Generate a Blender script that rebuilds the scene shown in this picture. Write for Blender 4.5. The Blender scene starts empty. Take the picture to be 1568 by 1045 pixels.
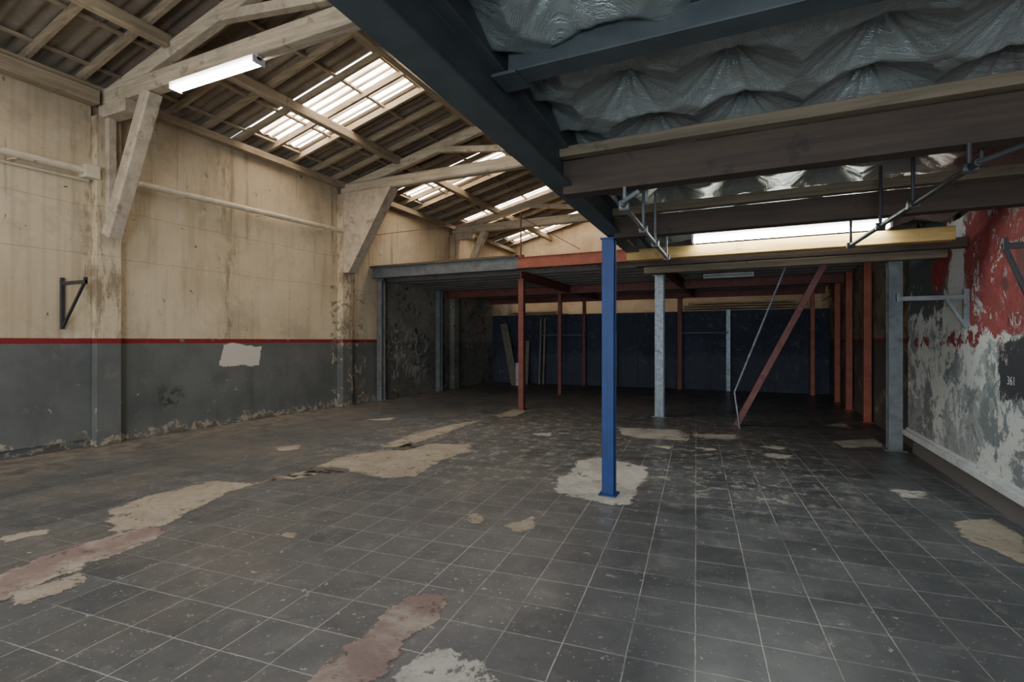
import bpy, bmesh, math, random
import numpy as np
from mathutils import Vector, Matrix
random.seed(7)
scene = bpy.context.scene

# ------------------------------------------------------------------ materials
class W:
    def __init__(s, name, rough=.8, metal=0.0, spec=.4):
        s.m = bpy.data.materials.new(name); s.m.use_nodes = True
        s.t = s.m.node_tree; s.t.nodes.clear()
        s.out = s.t.nodes.new('ShaderNodeOutputMaterial')
        s.b = s.t.nodes.new('ShaderNodeBsdfPrincipled')
        s.t.links.new(s.b.outputs[0], s.out.inputs[0])
        s.b.inputs['Roughness'].default_value = rough
        s.b.inputs['Metallic'].default_value = metal
        s.b.inputs['Specular IOR Level'].default_value = spec
        s.tc = s.t.nodes.new('ShaderNodeTexCoord').outputs['Object']
        s._xyz = None
    def put(s, inp, v):
        if isinstance(v, bpy.types.NodeSocket): s.t.links.new(v, inp)
        elif isinstance(v, (tuple, list)): inp.default_value = (*v[:3], 1) if len(inp.default_value) == 4 else v
        else: inp.default_value = v
    def vec(s, scale=(1,1,1), rot=0, loc=(0,0,0)):
        n = s.t.nodes.new('ShaderNodeMapping'); s.t.links.new(s.tc, n.inputs[0])
        n.inputs['Scale'].default_value = scale; n.inputs['Rotation'].default_value = (0,0,rot)
        n.inputs['Location'].default_value = loc
        return n.outputs[0]
    def noise(s, scale, detail=4, rough=.6, st=(1,1,1), dist=0, loc=(0,0,0)):
        n = s.t.nodes.new('ShaderNodeTexNoise'); s.t.links.new(s.vec(st, loc=loc), n.inputs['Vector'])
        n.inputs['Scale'].default_value = scale; n.inputs['Detail'].default_value = detail
        n.inputs['Roughness'].default_value = rough; n.inputs['Distortion'].default_value = dist
        return n.outputs['Fac']
    def xyz(s):
        if not s._xyz:
            n = s.t.nodes.new('ShaderNodeSeparateXYZ'); s.t.links.new(s.tc, n.inputs[0]); s._xyz = n.outputs
        return s._xyz
    def ss(s, v, a, b, lo=0., hi=1.):
        n = s.t.nodes.new('ShaderNodeMapRange'); n.interpolation_type = 'SMOOTHSTEP'
        s.put(n.inputs[0], v); n.inputs[1].default_value = a; n.inputs[2].default_value = b
        n.inputs[3].default_value = lo; n.inputs[4].default_value = hi
        if a > b:
            n.inputs[1].default_value = b; n.inputs[2].default_value = a
            n.inputs[3].default_value = hi; n.inputs[4].default_value = lo
        return n.outputs[0]
    def math(s, op, a, b=0., c=0.):
        n = s.t.nodes.new('ShaderNodeMath'); n.operation = op
        s.put(n.inputs[0], a); s.put(n.inputs[1], b)
        if op == 'MULTIPLY_ADD': s.put(n.inputs[2], c)
        return n.outputs[0]
    def mul(s, a, b): return s.math('MULTIPLY', a, b)
    def mix(s, f, a, b, mode='MIX'):
        n = s.t.nodes.new('ShaderNodeMix'); n.data_type = 'RGBA'; n.blend_type = mode
        s.put(n.inputs[0], f); s.put(n.inputs[6], a); s.put(n.inputs[7], b)
        return n.outputs[2]
    def jit(s, v, nz, amp): return s.math('ADD', v, s.math('MULTIPLY_ADD', nz, amp, -.5*amp))
    def band(s, v, a, b, e=.01): return s.mul(s.ss(v, a-e, a+e), s.ss(v, b+e, b-e))
    def col(s, c): s.put(s.b.inputs['Base Color'], c)
    def rough(s, r): s.put(s.b.inputs['Roughness'], r)
    def bump(s, h, strength=.3, dist=.01):
        n = s.t.nodes.new('ShaderNodeBump'); n.inputs['Strength'].default_value = strength
        n.inputs['Distance'].default_value = dist
        s.put(n.inputs['Height'], h); s.t.links.new(n.outputs[0], s.b.inputs['Normal'])

def wood(name, c1, c2, axis='x', rough=.75):
    w = W(name, rough)
    st = {'x': (.6, 9, 9), 'y': (9, .6, 9), 'z': (9, 9, .6), 'n': (3, 3, 3)}[axis]
    g = w.noise(2.5, 6, .65, st, .4)
    d = w.noise(1.3, 3, .6)
    c = w.mix(w.ss(g, .35, .68), c1, c2)
    c = w.mix(w.ss(d, .5, .75, 0, .6), c, tuple(x*.45 for x in c1))
    c = w.mix(w.ss(w.noise(4, 5, .75, loc=(4,7,2)), .57, .66, 0, .6), c, tuple(x*.3 for x in c1))
    w.col(c); w.bump(g, .3, .006)
    return w.m

def metal(name, c1, c2, rough=.5, rust=None, sc=6, m=0.0, th=(.58,.7)):
    w = W(name, rough, m)
    a = w.noise(sc, 5, .6); c = w.mix(w.ss(a, .35, .7), c1, c2)
    if rust:
        r = w.noise(9, 6, .7, loc=(3,1,2)); c = w.mix(w.ss(r, th[0], th[1]), c, rust)
    w.col(c); w.bump(w.noise(30, 3), .1, .003)
    return w.m

def emis(name, color, strength):
    m = bpy.data.materials.new(name); m.use_nodes = True; t = m.node_tree; t.nodes.clear()
    o = t.nodes.new('ShaderNodeOutputMaterial'); e = t.nodes.new('ShaderNodeEmission')
    e.inputs[0].default_value = (*color, 1); e.inputs[1].default_value = strength
    t.links.new(e.outputs[0], o.inputs[0]); return m

def mat_floor():
    w = W('floor_tiles', .5, 0, .5)
    X, Y, Z = w.xyz()
    wn = w.t.nodes.new('ShaderNodeTexNoise'); w.t.links.new(w.tc, wn.inputs['Vector'])
    wn.inputs['Scale'].default_value = 4.5; wn.inputs['Detail'].default_value = 5
    vm = w.t.nodes.new('ShaderNodeVectorMath'); vm.operation = 'MULTIPLY_ADD'
    w.t.links.new(wn.outputs['Color'], vm.inputs[0]); vm.inputs[1].default_value = (.010,.010,0)
    w.t.links.new(w.vec((1,1,1), math.radians(-5.0)), vm.inputs[2])
    n = w.t.nodes.new('ShaderNodeTexBrick'); n.offset = 0.0; n.squash = 1.0
    w.t.links.new(vm.outputs[0], n.inputs['Vector'])
    n.inputs['Scale'].default_value = 1.0; n.inputs['Mortar Size'].default_value = .0038
    n.inputs['Mortar Smooth'].default_value = .4; n.inputs['Brick Width'].default_value = .31
    n.inputs['Row Height'].default_value = .31; n.inputs['Bias'].default_value = 0
    n.inputs['Color1'].default_value = (.044,.050,.056,1); n.inputs['Color2'].default_value = (.082,.089,.095,1)
    n.inputs['Mortar'].default_value = (.06,.06,.06,1)
    big = w.noise(.7, 6, .65, dist=.2); med = w.noise(5, 6, .7, dist=.1, loc=(5,2,0))
    left = w.ss(X, 0., -3.5)
    dust_daylight = w.mix(left, (.115,.124,.132), (.125,.114,.095))  # dust colour, with a cool daylight tint painted in towards the right
    c = w.mix(w.ss(big, .40, .66, .05, .7), n.outputs['Color'], dust_daylight)
    c = w.mix(w.ss(med, .48, .78, 0, .6), c, (.165,.165,.158))
    c = w.mix(w.ss(w.noise(11, 5, .7, loc=(1,7,0)), .55, .75, 0, .5), c, (.022,.023,.025))
    gr = w.ss(w.noise(1.6, 4, .6, loc=(9,9,0)), .34, .58, .25, 1)
    gr = w.mul(gr, w.ss(w.noise(22, 3, .6), .3, .55, .4, 1))
    gr = w.mul(gr, w.ss(X, -6., -1., .35, 1.))
    c = w.mix(w.mul(n.outputs['Fac'], gr), c, (.42,.41,.38))
    # plaster crumbs and chips scattered over the tiles
    sp = w.noise(17, 4, .7, loc=(4,4,0))
    c = w.mix(w.mul(w.ss(sp, .635, .67), w.ss(w.noise(.9, 3, .5, loc=(2,8,0)), .35, .6, .35, 1.)), c, (.42,.40,.35))
    sp3 = w.noise(34, 3, .7, loc=(4,14,0))
    c = w.mix(w.mul(w.ss(sp3, .65, .68), .75), c, (.38,.365,.33))
    sp2 = w.noise(7, 6, .75, loc=(14,4,0))
    c = w.mix(w.mul(w.ss(sp2, .64, .665), .75), c, (.35,.33,.28))
    sc = w.noise(3.2, 6, .7, dist=.6, loc=(7,1,0))
    c = w.mix(w.mul(w.ss(sc, .58, .66), .35), c, (.22,.215,.20))
    mz = w.mul(w.band(w.jit(Y, big, 3.), 5.0, 11., .8), w.band(X, -5.5, 1., .8))
    c = w.mix(w.mul(mz, w.ss(w.noise(6, 6, .78, dist=.3, loc=(3,3,0)), .54, .59, 0, .7)), c, (.37,.345,.295))
    ed = w.mul(w.ss(w.jit(X, med, 1.6), -6.6, -8.4), w.ss(w.noise(4, 6, .75, loc=(8,8,0)), .42, .6, .15, .85))
    c = w.mix(ed, c, (.26,.22,.165))
    w.col(c)
    r = w.noise(2.2, 6, .65, dist=.2, loc=(1,1,0))
    rr = w.ss(r, .3, .7, .28, .52)
    w.rough(w.math('ADD', rr, w.ss(X, -1., -4., 0., .18)))
    h = w.math('SUBTRACT', w.mul(med, .3), n.outputs['Fac'])
    w.bump(h, .3, .004)
    return w.m

def mat_wall_left():
    w = W('wall_left_paint', .85)
    X, Y, Z = w.xyz()
    big = w.noise(.55, 5, .6); vert = w.noise(3.0, 5, .65, (1, 1.4, .18)); fine = w.noise(9, 6, .7)
    beige = w.mix(w.ss(big, .35, .7), (.67,.555,.375), (.53,.425,.275))
    beige = w.mix(w.ss(vert, .46, .76, 0, .6), beige, (.36,.275,.17))
    beige = w.mix(w.ss(w.noise(2.1, 5, .7, loc=(5,5,5)), .55, .75, 0, .5), beige, (.71,.645,.51))
    beige = w.mix(w.ss(w.noise(1.1, 6, .7, dist=.5, loc=(15,5,5)), .50, .66, 0, .5), beige, (.34,.28,.19))
    rib = w.math('SINE', w.mul(Y, 2*math.pi/.16))
    beige = w.mix(w.mul(w.ss(rib, .2, 1., 0, .22), w.ss(Y, 4.1, 4.0)), beige, (.32,.24,.15))
    beige = w.mix(w.mul(w.ss(w.jit(Z, fine, .8), 3.7, 5.0), .55), beige, (.28,.21,.135))
    rn = w.noise(5, 5, .7, (1, 1.6, .06), loc=(7,7,7))
    beige = w.mix(w.mul(w.ss(rn, .56, .66, 0, .6), w.ss(w.jit(Z, vert, 3.), 2.6, 4.2)), beige, (.20,.15,.09))
    for yy, wd in ((4.26,.5),(9.1,.5),(13.95,.4),(6.2,.2)):
        st = w.mul(w.band(w.jit(Y, fine, .7), yy-wd/2, yy+wd/2, .12), w.ss(w.noise(2.2,6,.75,(1,2.5,.5),loc=(yy,0,1)), .47, .60, 0, .75))
        beige = w.mix(st, beige, (.22,.155,.09))
    for zz in (2.72, 3.42):
        ln = w.band(w.jit(Z, w.noise(1.2, 3), .08), zz-.006, zz+.006, .006)
        beige = w.mix(w.mul(ln, .4), beige, (.2,.15,.09))
    for yy in (6.45, 7.6):
        ln = w.mul(w.band(w.jit(Y, w.noise(1.2, 3), .04), yy-.006, yy+.006, .006), w.ss(Z, 3.5, 3.3))
        beige = w.mix(w.mul(ln, .35), beige, (.2,.15,.09))
    hl = w.noise(5, 5, .8, loc=(21,9,1), dist=.5)
    beige = w.mix(w.ss(hl, .655, .67), beige, (.17,.12,.075))
    grey = w.mix(w.ss(w.noise(1.2, 5, .6, loc=(8,1,1)), .35, .7), (.145,.150,.138), (.10,.105,.099))
    grey = w.mix(w.ss(vert, .5, .8, 0, .4), grey, (.06,.06,.055))
    grey = w.mix(w.ss(w.noise(2.6, 6, .75, loc=(8,11,1)), .56, .68, 0, .5), grey, (.19,.18,.155))
    c = w.mix(w.ss(Z, 1.497, 1.503), grey, beige)
    Zj = w.jit(Z, w.noise(14, 3), .012)
    c = w.mix(w.mul(w.band(Zj, 1.462, 1.538, .004), w.ss(w.noise(6, 4, .7), .32, .42, .5, 1)), c, (.22,.018,.02))
    Yj = w.jit(Y, w.noise(3, 3, .5, loc=(1,3,3)), .3); Zk = w.jit(Z, w.noise(3, 4, .5, loc=(9,3,3)), .24)
    c = w.mix(w.mul(w.band(Yj, 6.1, 6.95, .01), w.band(Zk, 1.06, 1.42, .01)), c, (.62,.58,.49))
    c = w.mix(w.mul(w.mul(w.band(Yj, 5.0, 5.4, .15), w.band(Zk, .45, .75, .12)), w.ss(fine, .45, .55)), c, (.05,.045,.035))
    er = w.noise(3.5, 6, .75, loc=(2,2,7))
    zz = w.jit(Z, er, 1.0)
    c = w.mix(w.mul(w.ss(zz, .13, .07), w.ss(fine, .44, .54)), c, (.38,.32,.24))
    c = w.mix(w.mul(w.ss(zz, .04, -.04), 1.), c, (.13,.11,.08))
    ch = w.noise(6, 6, .8, loc=(3,9,1))
    c = w.mix(w.mul(w.ss(ch, .65, .665), w.ss(Z, 1.6, .4)), c, (.42,.37,.29))
    pz = w.mul(w.band(w.jit(Y, fine, .3), 8.75, 9.9, .03), w.ss(w.jit(Z, er, 1.0), 3.0, 2.9))
    c = w.mix(w.mul(pz, w.ss(w.noise(3, 7, .75, dist=.5, loc=(9,4,4)), .54, .57)), c, (.24,.19,.13))
    c = w.mix(w.mul(pz, w.ss(w.noise(3.6, 7, .75, dist=.5, loc=(2,14,4)), .58, .60)), c, (.48,.42,.33))
    # dark, blotchy plaster below the mezzanine
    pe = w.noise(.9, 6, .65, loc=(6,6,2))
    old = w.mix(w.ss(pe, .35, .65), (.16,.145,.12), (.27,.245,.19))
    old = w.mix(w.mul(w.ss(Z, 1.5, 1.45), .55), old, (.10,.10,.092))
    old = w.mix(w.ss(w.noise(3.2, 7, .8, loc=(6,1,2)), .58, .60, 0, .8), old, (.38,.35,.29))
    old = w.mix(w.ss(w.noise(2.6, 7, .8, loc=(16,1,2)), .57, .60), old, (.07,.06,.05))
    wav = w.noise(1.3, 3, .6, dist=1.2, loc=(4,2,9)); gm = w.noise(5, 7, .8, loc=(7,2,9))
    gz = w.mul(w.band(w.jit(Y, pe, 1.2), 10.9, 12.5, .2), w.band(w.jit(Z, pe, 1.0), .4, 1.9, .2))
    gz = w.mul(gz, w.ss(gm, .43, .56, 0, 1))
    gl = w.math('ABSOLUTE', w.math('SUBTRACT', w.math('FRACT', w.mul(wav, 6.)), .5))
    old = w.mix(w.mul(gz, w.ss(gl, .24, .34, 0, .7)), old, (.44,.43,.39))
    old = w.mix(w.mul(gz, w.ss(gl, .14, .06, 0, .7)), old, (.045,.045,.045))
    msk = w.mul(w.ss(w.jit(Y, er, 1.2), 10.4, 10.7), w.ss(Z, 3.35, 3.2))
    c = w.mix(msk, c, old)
    w.col(c); w.bump(w.math('ADD', fine, w.mul(big, 2.)), .35, .012)
    return w.m

def mat_wall_right():
    w = W('wall_right_peeling_paint', .7)
    X, Y, Z = w.xyz()
    a = w.noise(1.3, 7, .72, dist=.3); b = w.noise(2.6, 8, .78, dist=.4, loc=(4,2,8)); f = w.noise(9, 6, .75)
    d = w.noise(2.0, 8, .78, dist=.3, loc=(11,2,8)); g = w.noise(5, 8, .8, dist=.3, loc=(1,12,8))
    c = w.mix(w.ss(f, .35, .65), (.24,.26,.26), (.36,.375,.365))
    c = w.mix(w.ss(a, .46, .49), c, (.58,.59,.56))
    c = w.mix(w.mul(w.ss(b, .525, .545), w.ss(Z, 2.3, 1.2, .5, 1)), c, (.17,.195,.20))
    c = w.mix(w.ss(g, .57, .59), c, (.30,.30,.28))
    c = w.mix(w.ss(g, .42, .40), c, (.50,.51,.49))
    zj = w.jit(Z, b, 1.6)
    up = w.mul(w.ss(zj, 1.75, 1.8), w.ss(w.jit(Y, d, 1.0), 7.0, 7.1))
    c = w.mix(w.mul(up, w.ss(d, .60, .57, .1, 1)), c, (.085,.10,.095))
    yj = w.jit(Y, a, .9)
    edge = w.mul(w.ss(yj, 6.5, 6.46), w.ss(w.jit(Z, b, .8), 1.54, 1.57))
    red = w.mul(edge, w.ss(d, .57, .555)); red = w.mul(red, w.ss(g, .61, .585, .2, 1))
    redc = w.mix(w.ss(f, .38, .62), (.31,.045,.042), (.20,.035,.035))
    redc = w.mix(w.ss(w.noise(.9, 3, .5, loc=(3,30,1)), .52, .54), redc, (.13,.03,.032))
    c = w.mix(w.mul(red, .95), c, redc)
    strip = w.mul(w.band(w.jit(Y, b, .25), 6.55, 6.95, .015), w.ss(w.jit(Z, d, .5), 1.35, 1.4))
    c = w.mix(w.mul(strip, w.ss(g, .60, .58)), c, (.56,.56,.53))
    red2 = w.mul(w.mul(w.band(w.jit(Y, b, 1.0), 6.95, 7.5, .02), w.ss(zj, 2.05, 2.1)), w.ss(d, .58, .56))
    c = w.mix(red2, c, redc)
    st = w.mul(w.band(w.jit(Z, b, .6), 1.44, 1.56, .01), w.ss(w.noise(2.5, 5, .7, loc=(2,1,1)), .50, .54))
    c = w.mix(w.mul(st, w.ss(Y, 4., 5.)), c, (.22,.04,.045))
    pb = w.mul(w.band(w.jit(Y, d, .35), 4.5, 5.75, .01), w.band(w.jit(Z, d, .35), 1.02, 1.5, .01))
    c = w.mix(w.mul(pb, w.ss(g, .60, .57)), c, (.045,.045,.05))
    bg = w.mix(w.ss(b, .5, .53), (.33,.28,.20), (.17,.135,.105))
    bg = w.mix(w.mul(w.band(Z, 1.46, 1.54, .004), .8), bg, (.22,.02,.02))
    bg = w.mix(w.mul(w.ss(Z, 1.46, 1.455), w.ss(a, .6, .55)), bg, (.12,.12,.115))
    c = w.mix(w.ss(Y, 8.65, 8.7), c, bg)
    c = w.mix(w.ss(w.jit(Z, f, .2), .25, .2), c, (.15,.14,.13))
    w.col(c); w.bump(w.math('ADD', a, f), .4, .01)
    return w.m

def mat_plaster(name, c1, c2, c3, sc=.8):
    w = W(name, .85)
    a = w.noise(sc, 6, .65, dist=.4); f = w.noise(6, 6, .7); v = w.noise(2.5, 5, .65, (1,1,.25), loc=(1,1,1))
    c = w.mix(w.ss(a, .35, .65), c1, c2); c = w.mix(w.ss(f, .55, .72, 0, .7), c, c3)
    c = w.mix(w.ss(v, .5, .75, 0, .4), c, tuple(x*.5 for x in c2))
    w.col(c); w.bump(f, .3, .01); return w.m

def mat_blue():
    w = W('blue_partition_paint', .8)
    X, Y, Z = w.xyz()
    a = w.noise(1.2, 6, .65, dist=.4); f = w.noise(6, 6, .7); v = w.noise(2.5, 5, .65, (1,1,.25), loc=(1,1,1))
    c = w.mix(w.ss(a, .35, .65), (.036,.044,.068), (.027,.031,.044))
    c = w.mix(w.ss(w.jit(Z, v, .9), 1.15, .95, 0, .6), c, (.065,.072,.09))
    c = w.mix(w.ss(f, .55, .68, 0, .8), c, (.09,.095,.10))
    c = w.mix(w.ss(w.noise(2.4, 7, .78, loc=(9,1,1)), .60, .63, 0, .7), c, (.15,.15,.14))
    c = w.mix(w.ss(v, .5, .75, 0, .5), c, (.018,.019,.023))
    w.col(c); w.bump(f, .3, .01); return w.m

M_floor = mat_floor(); M_wl = mat_wall_left(); M_wr = mat_wall_right()
M_beige = mat_plaster('beige_plaster', (.56,.44,.285), (.43,.32,.20), (.30,.215,.135))
M_blue = mat_blue()
M_truss = wood('whitewashed_timber', (.55,.46,.33), (.38,.305,.205), 'x')
M_trussn = wood('whitewashed_timber_brace', (.55,.46,.34), (.42,.335,.235), 'n')
M_raft = wood('rafter_timber', (.37,.29,.19), (.24,.18,.11), 'x')
M_purl = wood('purlin_timber', (.37,.29,.19), (.26,.195,.12), 'y')
M_joist = wood('joist_dark_timber', (.055,.034,.020), (.034,.022,.014), 'x')
M_joistl = wood('joist_pale_timber', (.16,.12,.072), (.10,.075,.046), 'x')
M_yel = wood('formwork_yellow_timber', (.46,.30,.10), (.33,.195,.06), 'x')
M_plank = wood('plank_pine', (.50,.36,.21), (.28,.19,.11), 'x')
M_deck = wood('deck_boards_dark', (.09,.072,.058), (.06,.048,.04), 'x')
M_mj = wood('mezzanine_joist_timber', (.17,.15,.125), (.11,.095,.078), 'x')
M_leaf = wood('leaning_plank', (.26,.215,.165), (.17,.14,.11), 'z')
M_steelg = metal('grey_green_steel_paint', (.062,.072,.072), (.046,.054,.055), .55, (.08,.08,.075))
M_bluec = metal('blue_column_paint', (.004,.034,.15), (.004,.026,.11), .5, (.03,.035,.05), th=(.60,.70))
M_red = metal('red_oxide_steel', (.20,.06,.042), (.13,.042,.032), .6, (.10,.05,.04))
M_orange = metal('orange_steel', (.40,.105,.055), (.28,.075,.04), .55, (.15,.06,.04))
M_gal = metal('galvanised_steel', (.25,.28,.30), (.15,.175,.195), .45, (.11,.11,.10), 14, .4)
M_greyst = metal('grey_painted_steel', (.17,.178,.174), (.11,.117,.114), .5, (.09,.06,.04))
M_dark = metal('black_steel', (.03,.03,.032), (.045,.042,.04), .5)
M_pipe = metal('cream_pipe_paint', (.68,.59,.44), (.56,.47,.34), .5, (.15,.09,.05), th=(.66,.74))
M_white = metal('white_rail_paint', (.60,.62,.62), (.46,.48,.48), .5, (.2,.2,.19))
M_letter = metal('faded_lettering', (.52,.48,.46), (.36,.28,.27), .7, (.22,.05,.045), 9, th=(.49,.54))
M_house = metal('lamp_housing', (.6,.6,.58), (.5,.5,.48), .5)
M_redw = metal('red_painted_timber', (.22,.09,.078), (.16,.065,.055), .7, (.30,.22,.17))

def mat_roof():
    w = W('fibre_cement_roof_sheet', .9)
    a = w.noise(1.0, 5, .65, (.5,2.2,1)); f = w.noise(8, 4)
    c = w.mix(w.ss(a, .35, .7), (.26,.205,.145), (.16,.125,.09)); c = w.mix(w.ss(f, .5, .8, 0, .5), c, (.34,.28,.2))
    w.col(c); return w.m
M_roof = mat_roof()

def mat_sky():
    w = W('translucent_rooflight', .6)
    X, Y, Z = w.xyz()
    cor = w.math('SINE', w.mul(Y, 2*math.pi/.177))
    n = w.noise(2.0, 4, .6, (.4, 3, 1))
    f = w.mul(w.ss(cor, -.9, .5, .07, 1), w.ss(n, .3, .6, .3, 1))
    e = w.t.nodes.new('ShaderNodeEmission')
    w.put(e.inputs[0], w.mix(f, (1.,.68,.40), (1.,.95,.87))); w.put(e.inputs[1], w.mul(f, 21.))
    w.t.links.new(e.outputs[0], w.out.inputs[0]); return w.m
M_sky = mat_sky()

def mat_foil():
    w = W('insulation_foil', .42, .55, .5)
    X, Y, Z = w.xyz()
    a = w.noise(1.2, 5, .6); f = w.noise(14, 5, .7, dist=1.0)
    c = w.mix(w.ss(a, .35, .7), (.36,.385,.36), (.25,.27,.25))
    c = w.mix(w.ss(w.noise(2.2, 5, .7, loc=(4,1,1)), .58, .72, 0, .6), c, (.27,.24,.17))
    # darker towards the top, in the folds pulled up to the fixing points
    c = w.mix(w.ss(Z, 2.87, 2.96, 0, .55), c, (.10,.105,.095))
    c = w.mix(w.mul(w.ss(X, .9, 1.5), w.ss(Y, 3.2, 3.4, 0, .7)), c, (.24,.11,.09))
    cr = w.noise(3.5, 5, .7, dist=2.5, loc=(2,2,2))
    cr = w.math('ABSOLUTE', w.math('SUBTRACT', cr, .5))
    w.col(c); w.bump(w.math('ADD', w.mul(f, .5), w.ss(cr, 0, .06)), .4, .012); w.rough(w.ss(f, .3, .7, .30, .5)); return w.m
M_foil = mat_foil()

def mat_patch(name, c1, c2, c3):
    w = W(name, .8)
    a = w.noise(2.2, 6, .65, dist=.2); f = w.noise(14, 6, .75)
    c = w.mix(w.ss(a, .4, .62), c1, c2); c = w.mix(w.ss(f, .50, .68, 0, .65), c, c3)
    c = w.mix(w.ss(w.noise(5, 7, .8, loc=(2,2,0)), .55, .68, 0, .55), c, (.10,.095,.085))
    w.col(c); w.bump(f, .3, .004)
    at = w.t.nodes.new('ShaderNodeAttribute'); at.attribute_name = 'inside'
    e = w.noise(5, 8, .75, dist=.3, loc=(3,7,0))
    v = w.jit(at.outputs['Fac'], e, .34)
    hole = w.ss(w.noise(4.5, 7, .8, dist=.4, loc=(13,7,0)), .43, .38, 0, .75)
    w.put(w.b.inputs['Alpha'], w.mul(w.ss(v, -.008, .012, 0, .95), w.math('SUBTRACT', 1., hole))); return w.m
M_pt = mat_patch('tan_screed', (.38,.335,.265), (.31,.27,.21), (.19,.17,.145))
M_pw = mat_patch('pale_screed', (.50,.48,.43), (.37,.355,.32), (.20,.195,.18))
M_pr = mat_patch('red_screed', (.23,.17,.15), (.40,.35,.29), (.20,.095,.083))

# ------------------------------------------------------------------ mesh builder
class MB:
    def __init__(s): s.v=[]; s.f=[]; s.mi=[]
    def add(s, vs, fs, m=0):
        o=len(s.v); s.v += [tuple(v) for v in vs]
        for f in fs: s.f.append([o+i for i in f]); s.mi.append(m)
    def box(s, x0,x1,y0,y1,z0,z1, m=0):
        s.add([(x,y,z) for z in (z0,z1) for y in (y0,y1) for x in (x0,x1)],
              [(0,2,3,1),(4,5,7,6),(0,1,5,4),(2,6,7,3),(0,4,6,2),(1,3,7,5)], m)
    def frame(s, p1, p2, up=(0,0,1)):
        p1=Vector(p1); p2=Vector(p2); d=(p2-p1).normalized(); up=Vector(up)
        if abs(d.dot(up))>.98: up=Vector((0,1,0))
        a=d.cross(up).normalized(); b=a.cross(d).normalized()
        return p1,p2,a,b
    def prof(s, p1, p2, pts, m=0, up=(0,0,1)):
        p1,p2,a,b=s.frame(p1,p2,up); n=len(pts)
        vs=[p1+a*x+b*y for x,y in pts]+[p2+a*x+b*y for x,y in pts]
        fs=[(i,(i+1)%n,n+(i+1)%n,n+i) for i in range(n)]+[tuple(range(n))[::-1],tuple(range(n,2*n))]
        s.add(vs,fs,m)
    def beam(s, p1, p2, w, h, m=0, up=(0,0,1), c=.0):
        x,y=w/2,h/2
        if c: pts=[(-x+c,-y),(x-c,-y),(x,-y+c),(x,y-c),(x-c,y),(-x+c,y),(-x,y-c),(-x,-y+c)]
        else: pts=[(-x,-y),(x,-y),(x,y),(-x,y)]
        s.prof(p1,p2,pts,m,up)
    def ibeam(s, p1, p2, w, h, t=.012, m=0, up=(0,0,1)):
        x,y=w/2,h/2; k=t*.7
        pts=[(-x,-y),(x,-y),(x,-y+t),(k,-y+t),(k,y-t),(x,y-t),(x,y),(-x,y),(-x,y-t),(-k,y-t),(-k,-y+t),(-x,-y+t)]
        s.prof(p1,p2,pts,m,up)
    def tube(s, p1, p2, r, m=0, n=14):
        s.prof(p1,p2,[(r*math.cos(2*math.pi*i/n),r*math.sin(2*math.pi*i/n)) for i in range(n)],m)
    def obj(s, name, mats, bevel=0, smooth=False):
        me=bpy.data.meshes.new(name); me.from_pydata(s.v,[],s.f)
        for m in (mats if isinstance(mats,(list,tuple)) else [mats]): me.materials.append(m)
        for p,i in zip(me.polygons,s.mi): p.material_index=i; p.use_smooth=smooth
        bm=bmesh.new(); bm.from_mesh(me); bmesh.ops.recalc_face_normals(bm,faces=bm.faces); bm.to_mesh(me); bm.free()
        ob=bpy.data.objects.new(name,me); scene.collection.objects.link(ob)
        if bevel:
            b=ob.modifiers.new('bevel','BEVEL'); b.width=bevel; b.segments=2; b.limit_method='ANGLE'
        return ob

XL=-8.53; XR=1.95; YF=-4.0; YB=18.5; RX=-3.3
def zr(x): return 5.25+.25*(x-XL) if x<=RX else 5.25+.25*(RX-XL)-.25*(x-RX)

# ------------------------------------------------------------------ shell
b=MB(); b.box(XL-.3,XR+.4,YF,YB+.2,-.15,0); FLOOR=b.obj('floor',M_floor)
b=MB()
b.box(XL-.25,XL,YF,YB+.2,0,5.12)
b.box(XL,XL+.05,YF,4.10,.11,4.85)
for y in (4.26,9.1,13.95): b.box(XL,XL+.17,y-.16,y+.16,0,4.7 if y<5 else 4.85)
b.obj('wall_left',M_wl,.008)
b=MB()
b.box(XR,XR+.3,YF,8.5,.22,2.75); b.box(XR+.05,XR+.35,YF,8.5,0,.22)
b.box(XR+.13,XR+.4,8.5,YB+.2,0,3.4); b.box(XR+.1,XR+.4,YF,YB+.2,2.75,5.3)
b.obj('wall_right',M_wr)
b=MB(); b.add([(XL,YB,0),(XR+.3,YB,0),(XR+.3,YB,zr(XR+.3)),(RX,YB,zr(RX)),(XL,YB,5.25),
               (XL,YB+.2,0),(XR+.3,YB+.2,0),(XR+.3,YB+.2,zr(XR+.3)),(RX,YB+.2,zr(RX)),(XL,YB+.2,5.25)],
              [(0,1,2,3,4),(9,8,7,6,5),(0,5,6,1),(1,6,7,2),(2,7,8,3),(3,8,9,4),(4,9,5,0)])
b.obj('wall_back',M_beige)
b=MB(); b.box(XL,XR+.12,16.8,16.92,0,2.42)
for x in np.arange(-8.2,2,1.22): b.box(x,x+.05,16.775,16.8,0,2.42)
b.box(XL,XR+.12,16.77,16.8,2.36,2.42)
b.obj('partition_wall',M_blue)
b=MB(); b.box(XR-.06,XR,YF,8.5,.24,.31); b.box(XR-.02,XR,YF,8.5,.31,.34); b.obj('trim_1',M_white,.004)

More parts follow.
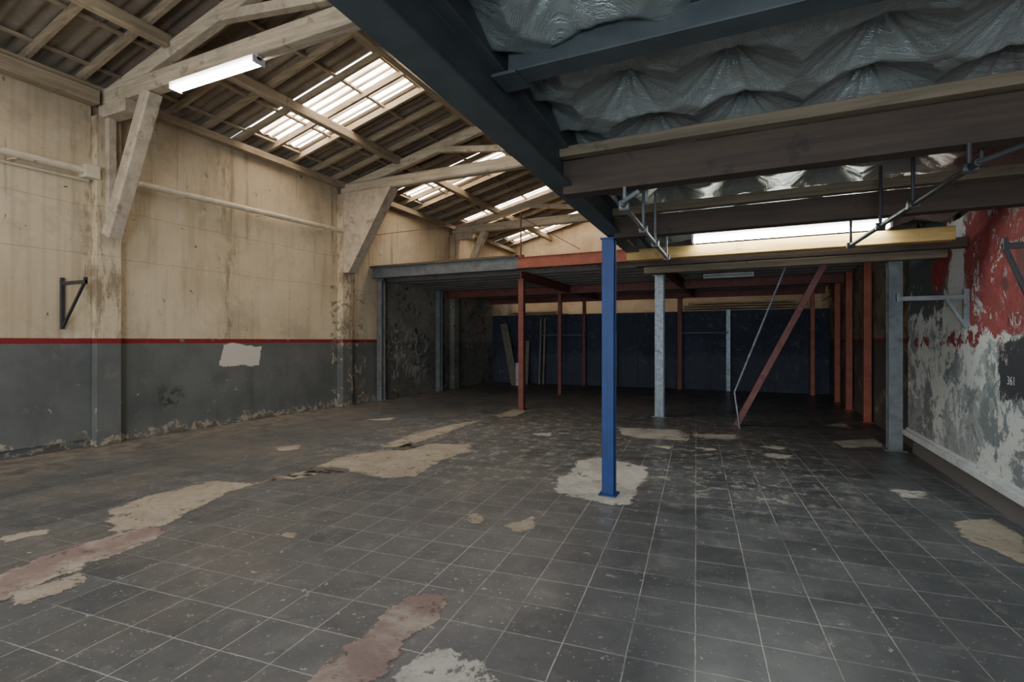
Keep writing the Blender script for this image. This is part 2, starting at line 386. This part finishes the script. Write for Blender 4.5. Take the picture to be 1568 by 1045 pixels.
# ------------------------------------------------------------------ roof sheets & rooflights
def sheet(mb, x0, x1, y0, y1, m, dz=0):
    ys=np.arange(y0, y1+.001, .0295); n=len(ys); vs=[]
    for x in (x0,x1):
        for y in ys: vs.append((x,y,zr(x)+.022*math.sin(2*math.pi*y/.177)+dz))
    mb.add(vs,[(i,i+1,n+i+1,n+i) for i in range(n-1)],m)
lights=[(.5,1.7),(6.35,7.5),(10.6,11.7),(13.95,14.95),(17.1,18.1)]  # first and last rooflights are added to light the front bay and back wall
b=MB(); sk=MB(); y=YF
for a,c in lights+[(YB+.2,None)]:
    sheet(b,XL-.4,RX,y,a,0)
    if c:
        sheet(b,XL-.4,-8.15,a,c,0); sheet(b,-3.9,RX,a,c,0); sheet(sk,-8.15,-3.9,a,c,0); y=c
sheet(b,RX,XR+.6,YF,YB+.2,0)
b.obj('ceiling',M_roof,smooth=True); sk.obj('window_1',M_sky,smooth=True)

b=MB()
for i in range(-13,25):
    y=4.26+i*.605+.3
    if y>YB-.1 or y<YF+.1: continue
    for xa,xb in ((XL-.05,RX),(RX,XR+.1)):
        b.beam((xa,y,zr(xa)-.095),(xb,y,zr(xb)-.095),.055,.11,1)
for x in (-8.2,-7.4,-6.1,-5.3,-4.4,-3.6,-2.6,-1.4,-.2,1.):
    b.box(x-.03,x+.03,YF,YB,zr(x)-.062,zr(x)-.03)
for x in (-6.9,-5.0,-1.6,.3):
    b.beam((x,YF,zr(x)-.24),(x,YB,zr(x)-.24),.12,.17,c=.015)
b.beam((RX,YF,zr(RX)-.2),(RX,YB,zr(RX)-.2),.08,.2)
b.beam((XL+.1,YF,zr(XL)-.2),(XL+.1,YB,zr(XL)-.2),.14,.12)
b.beam((XL+.16,YF,4.93),(XL+.16,4.1,4.93),.2,.2,c=.02)
b.obj('roof_timbers',[M_purl,M_raft])

def truss(y, gusset=False):
    b=MB(); w=.2
    b.beam((XL+.05,y,4.98),(XR-.05,y,4.98),w,.24,0,c=.03)
    for xa in (XL+.1,XR-.1):
        b.beam((xa,y,zr(xa)-.30),(RX,y,zr(RX)-.42),.15,.2,0,c=.02)
    b.beam((RX,y,5.05),(RX,y,zr(RX)-.3),.15,.16,1)
    b.beam((RX,y,5.15),(-5.9,y,zr(-5.9)-.4),.1,.12,1); b.beam((RX,y,5.15),(-.7,y,zr(-.7)-.4),.1,.12,1)
    if gusset:
        vs=[]
        for yy in (y-.14,y+.14):
            vs+=[(XL+.15,yy,3.05),(XL+.32,yy,3.05),(XL+1.5,yy,4.86),(XL+.15,yy,4.86)]
        b.add(vs,[(0,1,2,3),(7,6,5,4),(0,4,5,1),(1,5,6,2),(2,6,7,3),(3,7,4,0)],1)
    else:
        b.beam((XL+.24,y,3.0),(XL+1.18,y,4.88),.2,.2,1,c=.02)
        b.beam((XL+.2,y,3.2),(XL+.2,y,4.86),.12,.1,1)
        b.box(XL+.1,XL+.75,y-.1,y+.1,4.68,4.86,1)
    return b.obj('roof_truss',[M_truss,M_trussn],.006)
truss(-.6); truss(4.26); truss(9.1,True); truss(13.95)

# wall pipes
b=MB(); b.tube((XL+.16,YF,3.72),(XL+.16,4.02,3.87),.05); b.tube((XL+.16,4.5,3.87),(XL+.16,8.95,4.0),.05)
b.tube((XL+.09,YF,3.60),(XL+.09,4.05,3.76),.015)
for y in (-1,1.2,3.2,5.3,6.8,8.3):
    z=3.87+(y-4.3)*.025; b.box(XL+.02,XL+.21,y-.02,y+.02,z-.065,z-.05)
b.box(XL+.05,XL+.23,3.95,4.12,3.78,3.95)
o=b.obj('wall_pipe',M_pipe)

def bracket(xw, y, z, sgn, L=.6, name='wall_bracket', full=True):
    b=MB()
    b.beam((xw,y,z),(xw+sgn*L,y,z),.03,.045); b.beam((xw+sgn*.02,y,z+.08),(xw+sgn*.02,y,z-.62 if full else z-.3),.05,.04)
    b.beam((xw+sgn*L*(.92 if full else .3),y,z-.02),(xw+sgn*.03,y,z-.6 if full else z-.28),.03,.03)
    b.box(*(sorted((xw+sgn*(L-.03),xw+sgn*L))),y-.02,y+.02,z-.03,z+.06)
    b.obj(name,M_dark if full else M_greyst,.003)
bracket(XL+.05,3.75,2.28,1); bracket(XR,6.4,1.93,-1,.58,full=False); bracket(XR,4.95,2.2,-1,.25)

# ------------------------------------------------------------------ mezzanine
b=MB()
b.box(XL,XR+.12,10.2,16.95,3.2,3.3,0)
for y in np.arange(10.75,16.8,.5): b.box(XL,XR+.1,y-.04,y+.04,3.02,3.2,5)
b.ibeam((XL,10.15,3.19),(-4.55,10.15,3.19),.12,.26,m=1)
b.box(XL,-4.55,10.05,10.2,3.32,3.36,2)
b.ibeam((-4.55,10.15,3.19),(XR,10.15,3.19),.12,.24,m=3)
b.ibeam((XL,13.6,2.92),(XR,13.6,2.92),.12,.2,m=4)
b.ibeam((XL,16.6,2.92),(XR,16.6,2.92),.12,.18,m=4)
for x in (-4.5,-1.5): b.ibeam((x,10.2,2.93),(x,16.8,2.93),.12,.18,m=4)
b.obj('mezzanine_floor',[M_deck,M_greyst,M_joistl,M_orange,M_red,M_mj])

def post(x,y,z1,mat,w=.12,name='steel_column',kind='box',base=True):
    b=MB()
    if kind=='box': b.box(x-w/2,x+w/2,y-w/2,y+w/2,0,z1)
    else: b.ibeam((x,y,0),(x,y,z1),w,w,.012,0)
    if base: b.box(x-w*.8,x+w*.8,y-w*.8,y+w*.8,0.001,.014)
    b.box(x-w*.7,x+w*.7,y-w*.7,y+w*.7,z1-.015,z1)
    return b.obj(name,mat,.004)
post(-4.5,10.25,2.84,M_red,.12); post(-4.8,13.6,2.82,M_red,.10); post(-5.0,16.6,2.83,M_red,.10)
post(-1.93,16.6,2.83,M_red,.13); post(1.6,16.3,3.0,M_orange,.1)
post(-.55,16.65,2.45,M_gal,.12)
for y in (11.3,13.2,14.8): post(XR+.03,y,3.0,M_orange,.12)
post(-1.6,10.45,2.8,M_gal,.17,kind='i')
post(1.82,8.6,2.6,M_greyst,.16,kind='i')
post(-8.38,10.3,3.0,M_greyst,.15,kind='i'); post(-8.38,12.95,3.0,M_greyst,.15,kind='i')
b=MB()
b.tube((-1.93,16.5,1.75),(-.55,16.5,1.75),.02); b.tube((-4.9,16.6,1.7),(-6.6,16.6,1.7),.02); b.obj('wall_rail',M_greyst)
b=MB()
for x in (-6.6,-6.45): b.beam((x,16.55,0),(x,16.72,2.3),.06,.04)
b.beam((-3.9,16.45,0),(-3.95,16.7,1.75),.07,.04)
b.obj('leaning_batten',M_leaf)
b=MB(); b.tube((-4.5,10.2,3.37),(-4.5,10.2,4.3),.016); b.tube((-4.5,10.2,4.2),(-4.5,14.5,4.2),.008)
b.tube((-4.5,10.2,4.2),(-8.5,10.2,4.15),.006); b.box(-4.56,-4.44,10.14,10.26,3.31,3.37); b.obj('guard_rail_post',M_red)

# ------------------------------------------------------------------ blue column
b=MB(); x,y=-1.235,4.93
b.ibeam((x,y,0),(x,y,2.5),.115,.115,.014); b.box(x+.0,x+.045,y-.058,y-.04,0,2.5)
b.box(x-.085,x+.085,y-.085,y+.085,.006,.02); b.box(x-.07,x+.07,y-.07,y+.07,2.485,2.5); b.obj('blue_steel_column',M_bluec,.002)

# ------------------------------------------------------------------ low insulated ceiling over the right half
LOW=bpy.data.objects.new('insulated_loft_ceiling',None); scene.collection.objects.link(LOW)
def low(o): o.parent=LOW; return o
def ex(y): return -1.06-.029*(y-1.1)
b=MB(); b.ibeam((ex(YF),YF,2.63),(ex(7.1),7.1,2.63),.15,.24,.016)
b.beam((ex(YF)+.02,YF,2.88),(ex(7.1)+.02,7.1,2.88),.05,.26)
for yy in (1.2,2.6,4.0,5.6,6.6): b.box(ex(yy)-.10,ex(yy)-.075,yy-.03,yy+.03,2.55,2.7)
low(b.obj('edge_beam',M_steelg,.003))
b=MB(); b.ibeam((-1.0,2.13,2.77),(XR-.01,2.13,2.77),.12,.14,.012); b.box(-1.05,-.93,2.05,2.21,2.685,2.70); low(b.obj('cross_beam',M_steelg,.002))
def joist(y,z0,z1,w,mat,x0=None,x1=XR-.005,name='timber_joist',extra=None):
    if x0 is None: x0=ex(y)+.015
    b=MB(); b.box(x0,x1,y-w/2,y+w/2,z0,z1,0)
    if extra: b.box(x0,x1,*extra,1)
    return low(b.obj(name,[mat,M_joistl],.006))
joist(3.25,2.46,2.68,.12,M_joist,extra=(3.12,3.2,2.685,2.75))
joist(4.85,2.47,2.66,.12,M_joist,extra=(4.72,4.8,2.665,2.74))
joist(.4,2.47,2.68,.12,M_joist); joist(-1.6,2.47,2.68,.12,M_joist)
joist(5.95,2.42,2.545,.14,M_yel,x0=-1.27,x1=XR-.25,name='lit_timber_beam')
joist(6.45,2.42,2.52,.1,M_joist,x0=-1.27); joist(7.0,2.40,2.52,.1,M_joistl,x0=-1.27)
b=MB(); b.box(-1.02,XR-.01,YF,7.1,3.06,3.10); b.box(-1.3,XR-.01,7.1,10.05,3.1,3.16)
for y in np.arange(7.5,10.1,.6): b.box(-1.5,XR-.01,y-.035,y+.035,2.9,3.1)
b.ibeam((-1.3,7.15,2.76),(-1.6,10.3,2.9),.12,.18)
low(b.obj('loft_deck',M_deck))

# insulation quilt
nx,ny=320,800
xs=np.linspace(0,1,nx); ys=np.linspace(YF,7.0,ny)
UU,YY=np.meshgrid(xs,ys,indexing='ij')
X0=(-1.06-.029*(YY-1.1))+.045
XX=X0+UU*(XR-.005-X0)
ZZ=np.full_like(XX,2.905)
rng=np.random.default_rng(3); T=[]
for i,gx in enumerate(np.arange(-1.18,2.3,.56)):
    for j,gy in enumerate(np.arange(-4.21,7.3,.50)):
        T.append((gx+rng.normal(0,.03)+.05*(j%2),gy+rng.normal(0,.025)-.02*i,rng.uniform(0,6.28),rng.integers(4,7)))
best=np.full(XX.shape,9.); lift=np.zeros_like(XX); wr=np.zeros_like(XX)
for tx,ty,ph,k in T:
    dx=XX-tx; dy=YY-ty; r=np.hypot(dx,dy); th=np.arctan2(dy,dx); best=np.minimum(best,r)
    lift+=.10*np.exp(-(r/.085)**1.1)
    g=np.exp(-r/.15)*np.clip(r/.04,0,1)
    wr+=.021*(.6-1.6*np.abs(np.sin(k*th+ph+.8*np.sin(2*th+ph)))**.6)*g
    wr+=.010*(.6-1.6*np.abs(np.sin((2*k-1)*th+ph*2+np.sin(3*th)))**.6)*np.exp(-r/.17)*np.clip(r/.10,0,1)
ZZ+=lift+wr-.11*np.clip(best/.30,0,1)**1.4
for _ in range(10):
    kx,ky=rng.normal(0,6,2); ZZ+=.003*np.sin(kx*XX+ky*YY+rng.uniform(0,6)+1.5*np.sin(3*XX+2*YY))
ZZ=np.minimum(ZZ,3.05)
vs=np.stack([XX,YY,ZZ],-1).reshape(-1,3)
fs=[(i*ny+j,(i+1)*ny+j,(i+1)*ny+j+1,i*ny+j+1) for i in range(nx-1) for j in range(ny-1)]
me=bpy.data.meshes.new('foil_insulation'); me.from_pydata(vs.tolist(),[],fs); me.materials.append(M_foil)
me.polygons.foreach_set('use_smooth',[True]*len(fs)); ob=bpy.data.objects.new('foil_insulation',me); scene.collection.objects.link(ob); low(ob)

def rail(x0,x1):
    b=MB(); b.tube((x0,3.1,2.34),(x1,5.4,2.34),.017,n=12)
    for t in (.04,.35,.62,.97):
        px=x0+(x1-x0)*t; py=3.1+2.3*t
        b.tube((px,py,2.34),(px,py,2.46 if t<.1 else 2.78),.011,n=8); b.tube((px-.03,py,2.34),(px+.03,py,2.34),.026,n=10)
    b.tube((x0+.1,3.38,2.62),(x0-.1,3.38,2.62),.01,n=8); b.tube((x0+.1,3.38,2.62),(x0+.1,3.38,2.4),.01,n=8)
    b.tube((x0,3.1,2.34),(x0+.12,2.98,2.36),.013,n=8)
    b.obj('hanging_rail',M_greyst if x0<0 else M_dark)
rail(-.70,-.75); rail(.98,.81)

b=MB(); b.beam((-.20,9.92,.0),(1.16,9.92,2.82),.12,.10); b.obj('diagonal_prop',M_redw,.004)
b=MB(); b.tube((-.22,9.6,.62),(.60,9.6,2.85),.017); b.tube((-.22,9.6,.62),(-.14,9.6,.0),.017); b.obj('prop_rod',M_gal)

E1=emis('fluorescent_tube_glow',(1.,.97,.88),50); E2=emis('fluorescent_tube_glow_cool',(.93,1.,.97),58)
def fluoro(x0,x1,y,z,E,on=True):
    e=bpy.data.objects.new('fluorescent_light',None); scene.collection.objects.link(e)
    b=MB(); b.box(x0,x1,y-.03,y+.03,z,z+.05); b.add([(x0,y-.03,z),(x1,y-.03,z),(x1,y-.085,z+.03),(x0,y-.085,z+.03)],[(0,1,2,3)])
    b.add([(x0,y+.03,z),(x1,y+.03,z),(x1,y+.085,z+.03),(x0,y+.085,z+.03)],[(0,1,2,3)])
    for xx in (x0,x1-.02): b.box(xx,xx+.02,y-.08,y+.08,z-.05,z+.03)
    o=b.obj('housing',M_house); o.parent=e
    b=MB()
    for d in (-.04,.04): b.tube((x0+.02,y+d,z-.028),(x1-.02,y+d,z-.028),.018)
    o=b.obj('tubes',E if on else M_white); o.parent=e
fluoro(-6.70,-5.15,4.16,4.76,E1); fluoro(-.55,1.2,5.80,2.60,E2); fluoro(-.9,.1,12.0,2.92,E2,False)
fluoro(-5.8,-4.3,-.75,4.80,E1)  # added lamp, unseen behind the camera, for extra light

def stack(x0,x1,y,z,n,rows):
    b=MB()
    for r in range(rows):
        for k in range(n):
            a=random.uniform(-.15,.15); c=random.uniform(-.35,.25)
            b.box(x0+a,x1+c,y-.3+k*.16,y-.3+k*.16+.14,z+.001+r*.075,z+r*.075+.05)
    b.obj('lumber_stack',M_plank,.003)
stack(-1.75,1.35,17.2,2.42,3,4); stack(-7.9,-5.9,17.2,2.42,3,2)

b=MB(); b.beam((-7.15,15.7,0),(-7.95,16.5,2.1),.26,.04); b.beam((-6.95,16.2,0),(-7.1,16.7,1.5),.12,.03); b.obj('leaning_plank',M_leaf)
b=MB(); b.beam((-7.0,15.7,0),(-7.15,16.0,.75),.2,.02); b.obj('white_board',M_white)
b=MB(); b.beam((-2.5,16.3,0),(-2.6,16.7,1.4),.12,.03); b.obj('leaning_plank',M_leaf)

# ------------------------------------------------------------------ floor screed patches
def patches(name, polys, mat, z):
    vs=[];fs=[];cv=[]; S=.05
    for P in polys:
        A=np.array(P); lo=A.min(0)-.22; hi=A.max(0)+.22
        gx=np.arange(lo[0],hi[0]+S,S); gy=np.arange(lo[1],hi[1]+S,S)
        gx=gx[gx<XR-.02]
        GX,GY=np.meshgrid(gx,gy,indexing='ij'); d=np.full(GX.shape,9.); ins=np.zeros(GX.shape,bool)
        for i in range(len(A)):
            p,q=A[i],A[(i+1)%len(A)]; e=q-p; L2=(e**2).sum()
            t=np.clip(((GX-p[0])*e[0]+(GY-p[1])*e[1])/L2,0,1)
            d=np.minimum(d,np.hypot(GX-p[0]-t*e[0],GY-p[1]-t*e[1]))
            cr=((p[1]>GY)!=(q[1]>GY))
            if q[1]!=p[1]: ins^=cr&(GX<(q[0]-p[0])*(GY-p[1])/(q[1]-p[1])+p[0])
        sd=np.where(ins,d,-d)
        idx={}
        for i in range(GX.shape[0]-1):
            for j in range(GX.shape[1]-1):
                if sd[i:i+2,j:j+2].max()<-.17: continue
                f=[]
                for a,c in ((i,j),(i+1,j),(i+1,j+1),(i,j+1)):
                    if (a,c) not in idx:
                        idx[(a,c)]=len(vs); vs.append((GX[a,c],GY[a,c],z)); cv.append(float(sd[a,c]))
                    f.append(idx[(a,c)])
                fs.append(f)
    me=bpy.data.meshes.new(name); me.from_pydata(vs,[],fs); me.materials.append(mat)
    at=me.attributes.new('inside','FLOAT','POINT'); at.data.foreach_set('value',cv)
    ob=bpy.data.objects.new(name,me); scene.collection.objects.link(ob); ob.parent=FLOOR
patches('tan_screed_patches',[
 [(-5.1,2.6),(-5.26,2.92),(-5.22,3.62),(-4.78,3.74),(-4.59,4.11),(-4.69,3.53),(-4.44,2.9),(-4.31,2.53),(-4.56,2.34)],
 [(-4.57,4.27),(-4.71,4.71),(-4.75,5.19),(-4.51,5.6),(-4.51,6.18),(-3.65,6.47),(-3.44,6.1),(-3.49,5.46),(-3.34,4.69),(-3.61,4.48),(-4.05,4.58)],
 [(-4.73,5.74),(-4.9,6.72),(-4.84,7.77),(-4.57,8.73),(-4.5,7.23),(-4.4,5.9)],
 [(1.55,5.4),(1.88,5.62),(1.9,5.3),(1.75,4.41),(1.62,4.67),(1.47,4.98)],
 [(-1.8,3.77),(-1.66,4.04),(-1.54,3.82),(-1.65,3.57)],[(-2.17,3.81),(-2.14,3.91),(-2.02,3.84),(-1.99,3.69),(-2.08,3.68)],
 [(-6.03,5.13),(-5.88,5.44),(-5.64,5.17),(-5.78,4.97)],[(-3.29,2.86),(-3.22,2.92),(-3.14,2.83),(-3.2,2.8)],
 [(-4.7,3.9),(-4.65,4.35),(-4.35,4.45),(-4.45,4.0)],
 [(-5.19,1.91),(-5.08,2.14),(-4.94,2.1),(-5.02,1.85)],[(-3.98,1.53),(-3.93,1.85),(-3.79,1.8),(-3.72,1.66),(-3.77,1.47)],
 [(-4.6,9.0),(-4.7,10.2),(-4.3,10.1),(-4.2,9.3)],[(-6.6,7.6),(-6.3,8.2),(-6.1,7.8)]],M_pt,.0035)
patches('pale_screed_patches',[
 [(-1.89,5.22),(-1.84,5.54),(-1.93,6.18),(-1.71,6.44),(-1.1,6.2),(-1.01,5.77),(-1.02,5.22),(-.98,4.69),(-1.16,4.61),(-1.72,4.78)],
 [(-2.06,8.84),(-1.07,9.0),(-.83,8.6),(-.82,8.04),(-1.52,7.99),(-1.85,8.13)],
 [(-.84,8.73),(-.18,8.9),(-.17,8.45),(-.76,8.4)],[(.2,7.65),(.54,7.63),(.48,7.38),(.19,7.35)],
 [(-1.44,1.97),(-1.34,2.15),(-1.1,2.1),(-1.01,2.01),(-1.1,1.7),(-1.4,1.7)],
 [(1.35,6.32),(1.61,6.32),(1.55,6.07),(1.31,6.0)],[(1.13,8.94),(1.75,9.46),(1.75,8.75),(1.23,8.48)],
 [(.1,8.1),(.5,8.2),(.4,7.9)],[(-3.2,7.6),(-2.9,7.9),(-2.8,7.5)],[(-1.3,7.5),(-.95,7.6),(-1.0,7.3)],
 [(1.2,10.6),(1.6,11.),(1.6,10.4)],[(-.7,7.6),(-.4,7.7),(-.45,7.4)]],M_pw,.004)
patches('red_screed_patches',[
 [(-4.34,1.6),(-4.48,1.85),(-4.43,2.56),(-4.1,2.53),(-4.04,2.06),(-3.91,1.44),(-3.9,1.0),(-4.3,1.0)],
 [(-1.76,1.4),(-1.78,1.84),(-1.78,2.1),(-1.84,2.52),(-1.56,2.57),(-1.51,2.36),(-1.54,2.12),(-1.48,1.8),(-1.45,1.4)]],M_pr,.003)

e=bpy.data.objects.new('painted_sign',None); scene.collection.objects.link(e)
def txt(t,y,z,s,m=M_letter):
    c=bpy.data.curves.new('lettering','FONT'); c.body=t; c.size=s; c.extrude=.0005; c.materials.append(m)
    o=bpy.data.objects.new('lettering',c); scene.collection.objects.link(o)
    o.matrix_world=Matrix(((0,0,-1,XR-.004),(-1,0,0,y),(0,1,0,z),(0,0,0,1))); o.parent=e
txt('361',5.58,1.14,.10,M_white); txt('NO',5.58,1.62,.16); txt('al',6.35,2.02,.34); txt('pneus',5.6,2.25,.14)

# ------------------------------------------------------------------ light
wd=bpy.data.worlds.new('World'); scene.world=wd; wd.use_nodes=True
bg=wd.node_tree.nodes['Background']; bg.inputs[0].default_value=(.88,.93,1.,1); bg.inputs[1].default_value=2.6
def area(name,loc,rot,sx,sy,p,col):
    l=bpy.data.lights.new(name,'AREA'); l.shape='RECTANGLE'; l.size=sx; l.size_y=sy; l.energy=p; l.color=col
    o=bpy.data.objects.new(name,l); scene.collection.objects.link(o); o.location=loc; o.rotation_euler=[math.radians(a) for a in rot]
area('assumed_daylight_fill',(.3,-3.8,1.3),(90,0,0),2.6,2.2,330,(.70,.85,1.))  # added fill light: assumed cool daylight from behind the camera, no doorway is built

# ------------------------------------------------------------------ camera
cam=bpy.data.cameras.new('camera'); cam.sensor_width=36; cam.lens=18.0; cam.clip_start=.05
co=bpy.data.objects.new('camera',cam); scene.collection.objects.link(co)
co.location=(0,0,1.5); co.rotation_euler=(math.radians(90),0,math.radians(24.8)); scene.camera=co
